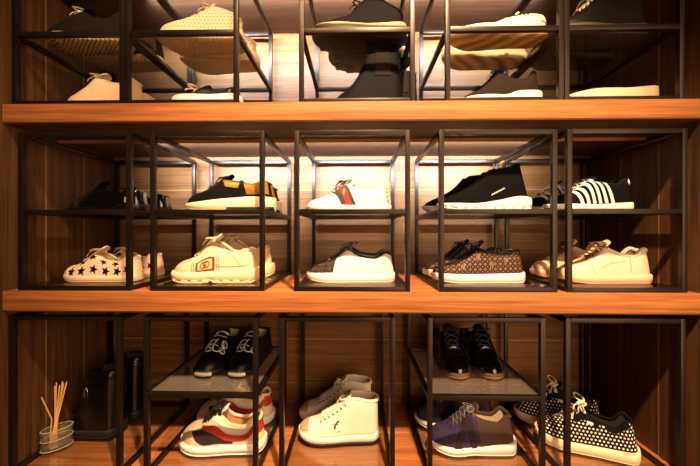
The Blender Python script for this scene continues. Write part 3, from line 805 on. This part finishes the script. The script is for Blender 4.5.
# ===== bottom board =====
# black slip-on sneakers facing out with white lettering
s = Shoe('sneaker', .28, .098, LH(1, .058, .108, .078, .1), zt=[(0,.024),(.5,.022),(1,.024)], m=.004, op=.56, thr=.3, toe_r=.24)
s.upper(BLACK, mat('pale yellow lining', '#dccf92', .7)); s.sole(RUB_B, RUB_B, thick=.003); s.collar(BLACK, .004)
mb = MB(); mb.tube([(-.138, -.028, .014), (-.1445, -.014, .014), (-.146, 0, .014), (-.1445, .014, .014), (-.138, .028, .014)], .007, 8, flat=.9); mb.build('toe_plate', mat('silver toe plate', '#b9aea0', .3, .6), s.root)
s.tongue(BLACK, .02, th=.004, t0=.48)
mb = MB(); mb.box(.05, .135, -.03, .03, .040, .044)
mb.build('insole', mat('pale yellow insole', '#e3d79c', .7), s.root, bevel=.002)
def topline(s, name, mt, paths, r=.0016, z=.009):
    mb = MB()
    for p in paths:
        q = []
        for x, y in p:
            t = x/s.L+.5; w = max(.001, s.ow(t)); yy = abs(y-s.cy(t))
            if yy <= w: zz = s.top(t)+.006*(1-(yy/w)**2)
            else:
                lo, hi = 0, 1
                for _ in range(18):
                    m_ = (lo+hi)/2
                    pw = s.wall(t, m_, 1); 
                    if pw.y-s.cy(t) > yy: lo = m_
                    else: hi = m_
                zz = s.wall(t, lo, 1).z
            q.append((x, y, zz+z))
        mb.tube(q, r, 6, flat=.6)
    return mb.build(name, mt, s.root)
C2 = lambda cx, cy, r, a0, a1, n=14, sx=1: [(cx+sx*r*math.cos(a0+(a1-a0)*k/n), cy+r*math.sin(a0+(a1-a0)*k/n)) for k in range(n+1)]
# seen from the toe the letters read left to right along -y
topline(s, 'lettering', WHITE, [
    C2(-.052, .021, .0185, -.3*pi, 1.35*pi, sx=1.2), C2(-.052, .019, .008, 0, 1.9*pi),
    C2(-.052, -.008, .0185, .15*pi, 1.85*pi, sx=1.2), [(-.052, .006), (-.052, -.008)], C2(-.061, -.026, .009, 0, 2*pi), C2(-.040, -.026, .009, 0, 2*pi),
    [(-.018, .026), (-.02, .01), (-.02, -.01), (-.018, -.026)]], .0018, .0015)
s.laces(LACE_W, 1, t0=.50, t1=.50, bow=False, r=.003)
s.place(-.497, .245, zBs, pi/2-.07, 'black sneaker facing out with white looped lettering, the one with its whole front visible', 'black sneakers with white lettering')
s.again(-.380, .245, zBs, pi/2-.07, 'black sneaker facing out with white lettering, half behind the frame post', 'black sneakers with white lettering', mirror=False)

# white, red and black runners
s = Shoe('sneaker', .288, .108, LH(1, .075, .125, .085, .11), zt=[(0,.036),(.25,.03),(.6,.03),(1,.034)], zb=[(0,.01),(.12,.003),(.25,0),(.9,0),(1,.006)], m=.008, op=.5, toe_r=.28)
s.upper(mat('cream nappa', '#ead2b0', .5), mat('apricot lining', '#c98e5c', .8)); s.sole(RUB_W, RUB_W, thick=.003, bev=.008)
s.band('dark_wave', mat('charcoal panel', '#2a221f', .6), .17, .66, [(.17,.5),(.24,.2),(.34,.06),(.66,.08)], [(.17,.62),(.3,.6),(.48,.28),(.66,.18)], .0016)
s.band('red_wave', mat('red panel', '#b23424', .6), .29, .985, [(.29,.6),(.48,.24),(.66,.16),(.82,.2),(.985,.5)], [(.29,.8),(.48,.46),(.66,.38),(.82,.42),(.985,.72)], .0022)
s.band('white_wave', WHITE, .40, .96, [(.40,.72),(.5,.54),(.66,.48),(.82,.5),(.96,.72)], [(.40,.9),(.5,.78),(.66,.7),(.82,.72),(.96,.88)], .0024)
s.patch('toe_bumper', mat('beige suede', '#d6b48c', .8), .005, lambda v: .17, 0, 1, off=.002)
s.patch('red_heel', mat('red panel', '#b23424', .6), lambda v: .93, 1, .3, .8, off=.0022)
s.collar(mat('cream nappa', '#ead2b0', .5), .006); s.tongue(WHITE, .02); s.laces(LACE_B, 6, r=.0045, loop=.03, droop=.4, arch=.008)
s.place(-.447, .13, zBf, .03, 'cream runner with red and charcoal waves, nearer of its pair, under the slanting glass view', 'cream, red and charcoal runners')
s.root['label'] = 'cream runner with red and charcoal waves, nearer of its pair on the bottom board'
s.again(-.462, .298, zBf, .03, 'cream runner with dark laces behind the one whose red wave shows', 'cream, red and charcoal runners')

# white high-tops
hiH = [(0,.048),(.12,.056),(.22,.064),(.34,.083),(.46,.105),(.56,.128),(.65,.15),(.74,.151),(.88,.144),(1,.142)]
s = Shoe('high_top_sneaker', .290, .108, hiH, zt=[(0,.034),(.25,.03),(1,.032)], zb=[(0,.012),(.12,.003),(.25,0),(.9,0),(1,.004)], o=[(.2,0),(.28,.22),(.5,.36),(.65,.5),(.85,.6),(1,.5)], op=.60, m=.004, lean=.02, bulge=.55, toe_r=.25)
WH2 = mat('white suede', '#f0e6d2', .75, bump=.12, var=.05)
s.upper(WH2, WH2); s.sole(RUB_W, mat('dark outsole', '#3a2c20', .7), thick=.005, bev=.004); s.collar(WH2, .006)
s.patch('toe_patch', mat('scuffed beige toe', '#c4a27a', .7), .015, lambda v: .12, .35, 1, off=.002)
s.tongue(WH2, .02, th=.008); s.laces(mat('off-white lace', '#efe4cc', .8), 7, r=.003, loop=.02); s.eyelets(BLACK, 7, v=.84, r=.0035)
s.line('foxing_line', mat('tan seam', '#b8976a', .7), [[(.05+.045*k, .03) for k in range(21)]], .0011)
s.line('side_logo', BLACK, [[(.44,.28),(.485,.46)], [(.435,.42),(.495,.34)], [(.465,.37),(.45,.22)], [(.465,.4),(.51,.42)]], .0026)
s.line('side_small_text', mat('grey print', '#7d746a', .7), [[(.47+.01*k, .14) for k in range(6)]], .0012)
s.place(-.043, .20-.01, zBf, .05, 'white suede high-top with a small black star mark on its ankle side', 'white high-tops')
s.again(-.062, .325, zBf, .03, 'white high-top standing behind the one with the black mark, greyer in shade', 'white high-tops')

# black patent brogues facing out
s = Shoe('dress_shoe', .29, .104, LH(1, .058, .125, .075, .1), zt=[(0,.022),(.68,.02),(.72,.032),(1,.032)], zb=[(0,.006),(.15,.001),(.3,0),(.66,.004),(.69,0),(1,0)], toe_r=.3, toe_p=2, m=.006, op=.5)
s.upper(PATENT, mat('navy lining', '#1c2430', .7)); s.sole(mat('brown welt', '#5a3f26', .5), mat('brown leather sole', '#7a5836', .5), thick=.008, bev=.002); s.collar(PATENT, .003); s.tongue(PATENT, .022); s.laces(LACE_B, 5, r=.0024, loop=.035)
s.line('brogue_seam', mat('glossy seam', '#1b1918', .2), [[(.2+.03*math.sin(v*pi/10*6), v/10) for v in range(11)], [(.24+.03*math.sin(v*pi/10*6), v/10) for v in range(11)]], .0013)
mb = MB(); mb.box(.06, .068, -.016, .016, .105, .118)
mb.build('tongue_label', mat('pale blue label', '#c8d4d8', .6), s.root, bevel=.001)
s.place(.378, .25, zBs, pi/2+.04, 'black patent brogue facing out, left one of the pair on the lower glass shelf', 'black patent brogues')
s.again(.494, .25, zBs, pi/2+.06, 'black patent brogue facing out, right one of the pair on the lower glass shelf', 'black patent brogues', mirror=False)

# purple runners
s = Shoe('runner', .292, .108, LH(1.0, .07, .128, .1, .125), zt=[(0,.03),(.2,.028),(.5,.03),(.8,.04),(1,.042)], zb=[(0,.018),(.12,.005),(.28,0),(.5,.004),(.6,0),(.92,0),(1,.008)], m=.006, op=.52, toe_r=.3, toe_p=2)
s.upper(mat('purple mesh', '#3f3350', .8, bump=.3, bscale=500, spec=.1), mat('cream padded lining', '#cdb892', .8)); s.sole(RUB_W, mat('white outsole', '#ece2d0', .6), thick=.004, bev=.006)
s.patch('heel_panel', mat('brown mesh', '#4f3c34', .7, bump=.2, spec=.1), lambda v: .56-.05*v, 1, 0, .97, off=.0015)
s.patch('saddle_panel', mat('plum panel', '#33262f', .6, spec=.1), lambda v: .26+.12*v, lambda v: .34+.12*v, 0, 1, off=.002)
s.patch('saddle_panel', mat('plum panel', '#33262f', .6, spec=.1), lambda v: .46-.1*v, lambda v: .52-.06*v, 0, .9, off=.0024)
s.collar(mat('brown mesh', '#4f3c34', .7), .006); s.tongue(mat('brown mesh', '#4f3c34', .7), .028, th=.006); s.laces(mat('grey violet lace', '#7d7480', .8), 6, r=.0025, loop=.03)
s.place(.422, .14, zBf, 0, 'purple and brown running shoe with a white sole under the glass shelf, nearer one', 'purple running shoes')
s.again(.405, .29, zBf, 0, 'purple running shoe behind its twin, white toe edge left of the post', 'purple running shoes')

# polka-dot sneakers
s = Shoe('sneaker', .290, .112, LH(1.05, .07, .125, .095, .125), zt=[(0,.034),(.5,.034),(1,.038)], m=.006, op=.5, toe_r=.28)
DOT = pattern('polka dot canvas', 'dots', '#0d0b0a', '#f0e6d4', cell=.0115, size=.27, rough=.8)
s.upper(DOT, DKLIN); s.sole(mat('cream sole rubber', '#efd6b0', .6), mat('cream sole rubber', '#efd6b0', .6), thick=.003, bev=.004)
s.patch('heel_patch', mat('black canvas', '#0e0c0b', .8, spec=.1), lambda v: .72-.05*v, lambda v: .93, .62, .99, off=.0018)
s.patch('eyestay', mat('black canvas', '#0e0c0b', .8, spec=.1), lambda v: .38, lambda v: .62, .6, 1, off=.0018)
s.poly('side_label', WHITE, [[(.50,.52),(.56,.62),(.56,.72),(.50,.62)]], .003)
s.line('heel_lines', mat('tan seam', '#b8976a', .7), [[(.84+.02*k, -.01),(.86+.02*k, .04)] for k in range(5)], .001, off=.007)
s.collar(mat('black canvas', '#0e0c0b', .8, spec=.1), .005); s.tongue(mat('black canvas', '#0e0c0b', .8, spec=.1), .035)
s.laces(mat('cream flat lace', '#f0dfc0', .8), 5, r=.0034, loop=.05, droop=.15, rise=.006, arch=.008)
s.place(.822, .150, zBf, -.42, 'black sneaker with white polka dots and cream laces, nearer, whole heel visible', 'polka-dot sneakers')
s.again(.815, .298, zBf, -.42, 'black polka-dot sneaker with a standing cream bow, behind, cut by the frame posts', 'polka-dot sneakers')

# black boots
bootH = [(0,.05),(.15,.065),(.3,.09),(.4,.15),(.47,.225),(.54,.236),(.64,.238),(.9,.236),(1,.234)]
s = Shoe('rain_boot', .205, .105, bootH, zt=[(0,.026),(1,.03)], o=[(.2,0),(.3,.2),(.42,.5),(.5,.8),(.85,.85),(1,.8)], op=.49, m=.004, lean=0, bulge=.4, toe_r=.34, wid=[(0,.92),(.3,1),(.5,.97),(.75,.97),(1,.92)])
GL = mat('glossy black rubber', '#060505', .3, coat=.2)
s.upper(GL, mat('boot lining', '#3a352c', .7)); s.sole(RUB_B, RUB_B, thick=.008); s.collar(GL, .005)
s.line('top_band', GL, [[(.46+.026*k, .72) for k in range(21)]], .004)
s.line('buckle', mat('steel buckle', '#c8c0b4', .25, .9), [[(.5,.42),(.5,.5),(.53,.55),(.56,.5),(.56,.42)]], .002, off=.003)
s.place(-.972, .21, zBf, 0, 'glossy black rain boot beside the reed diffuser, nearer of its pair', 'glossy black rain boots')
s.again(-.965, .335, zBf, 0, 'glossy black rain boot behind its twin near the left back corner', 'glossy black rain boots')

# reed diffuser
d = empty('reed_diffuser', (-1.028, .112, zBf), .85)
tag(d, 'faceted oval glass diffuser with a bundle of pale reeds on the bottom board', 'reed diffuser')
CG = glass_mat('cut glass', (.92, .93, .86, 1), 1.8, .05, .06)
RIM = mat('polished glass rim', '#b9b594', .15, spec=1)
mb = MB(); n = 12
mb.lathe([(.0,0),(.044,0),(.052,.01),(.050,.024),(.053,.036),(.050,.048),(.053,.06),(.050,.070),(.045,.070),(.047,.06),(.046,.036),(.044,.010),(.0,.008)], n, sx=.84, sy=.52); mb.build('glass_dish', CG, d, smooth=False)
for z in (.003, .036, .069):
    mb = MB(); mb.tube([(.052*.84*math.cos(2*pi*k/n), .052*.52*math.sin(2*pi*k/n), z) for k in range(n)], .0013, 6, closed=True); mb.build('rim', RIM, d)
mb = MB(); mb.lathe([(.0,.0085),(.043,.0095),(.045,.03),(.0,.0301)], n, sx=.84, sy=.52); mb.build('oil', glass_mat('amber oil', (.9,.66,.34,1), 1.4, .02), d, smooth=False)
REED = mat('pale reed', '#e0ad6c', .7, var=.15)
rr = random.Random(3)
for i in range(13):
    b0 = Vector((rr.uniform(-.026,.0), rr.uniform(-.010,.010), .012)); tx = rr.uniform(-.006,.026) if i else -.04
    q = Vector((tx, rr.uniform(-.012,.018), .215+rr.uniform(-.014,.008) if i else .19)); m1 = Vector((-.004+tx*.25, 0, .105))
    mb = MB(); mb.tube([b0, m1, q], .0019, 6); mb.build('reed', REED, d)

# ------------------------------------------------------------------ light
def area(name, loc, rot, sx, sy, power, col, spread=pi):
    l = bpy.data.lights.new(name, 'AREA'); l.shape = 'RECTANGLE'; l.size = sx; l.size_y = sy; l.energy = power; l.color = col[:3]; l.spread = spread
    o = bpy.data.objects.new(name, l); COL.objects.link(o); o.location = loc; o.rotation_euler = rot; return o
def spot(name, loc, target, power, col, size=70, blend=.6, rad=.04):
    l = bpy.data.lights.new(name, 'SPOT'); l.energy = power; l.color = col[:3]; l.spot_size = math.radians(size); l.spot_blend = blend; l.shadow_soft_size = rad
    o = bpy.data.objects.new(name, l); COL.objects.link(o); o.location = loc
    o.rotation_euler = (Vector(target)-Vector(loc)).to_track_quat('-Z', 'Y').to_euler(); return o
WARM = hexc('#ffd3a6'); NEU = hexc('#e8edff')
for z, p in ((1.085, 22), (.5295, 20)):
    area('led_strip_lamp', (-.03, LEDY, z-.008), (math.radians(70), 0, 0), 1.5, .012, p, NEU, 1.75)
spot('ceiling_spotlight', (.30, -1.07, 1.9), (.22, .1, -.1), 600, WARM, 62, .8)
spot('ceiling_spotlight', (-.35, -1.07, 1.9), (-.60, .15, .35), 170, WARM, 48, .9)
l = area('added_fill_light', (1.6, -2.3, .35), (0, 0, 0), 2.0, 2.2, 75, WARM)  # added soft fill, no doorway there; lifts right-hand frames and back wall
l.rotation_euler = (Vector((.15, .2, 0))-Vector(l.location)).to_track_quat('-Z', 'Y').to_euler()

w = bpy.data.worlds.new('World'); S.world = w; w.use_nodes = True
w.node_tree.nodes['Background'].inputs[0].default_value = (.9, .6, .4, 1); w.node_tree.nodes['Background'].inputs[1].default_value = .03

# ------------------------------------------------------------------ camera
cd = bpy.data.cameras.new('camera'); cam = bpy.data.objects.new('camera', cd); COL.objects.link(cam)
cd.sensor_width = 36; cd.lens = 321.9/700*36; cd.clip_start = .02
cam.location = (.021, -.9964, .1871); cam.rotation_euler = (pi/2-.0009, 0, .0194)
S.camera = cam
S.view_settings.view_transform = 'Standard'; S.view_settings.look = 'None'; S.view_settings.exposure = 0; S.view_settings.gamma = 1
S.view_settings.use_curve_mapping = False
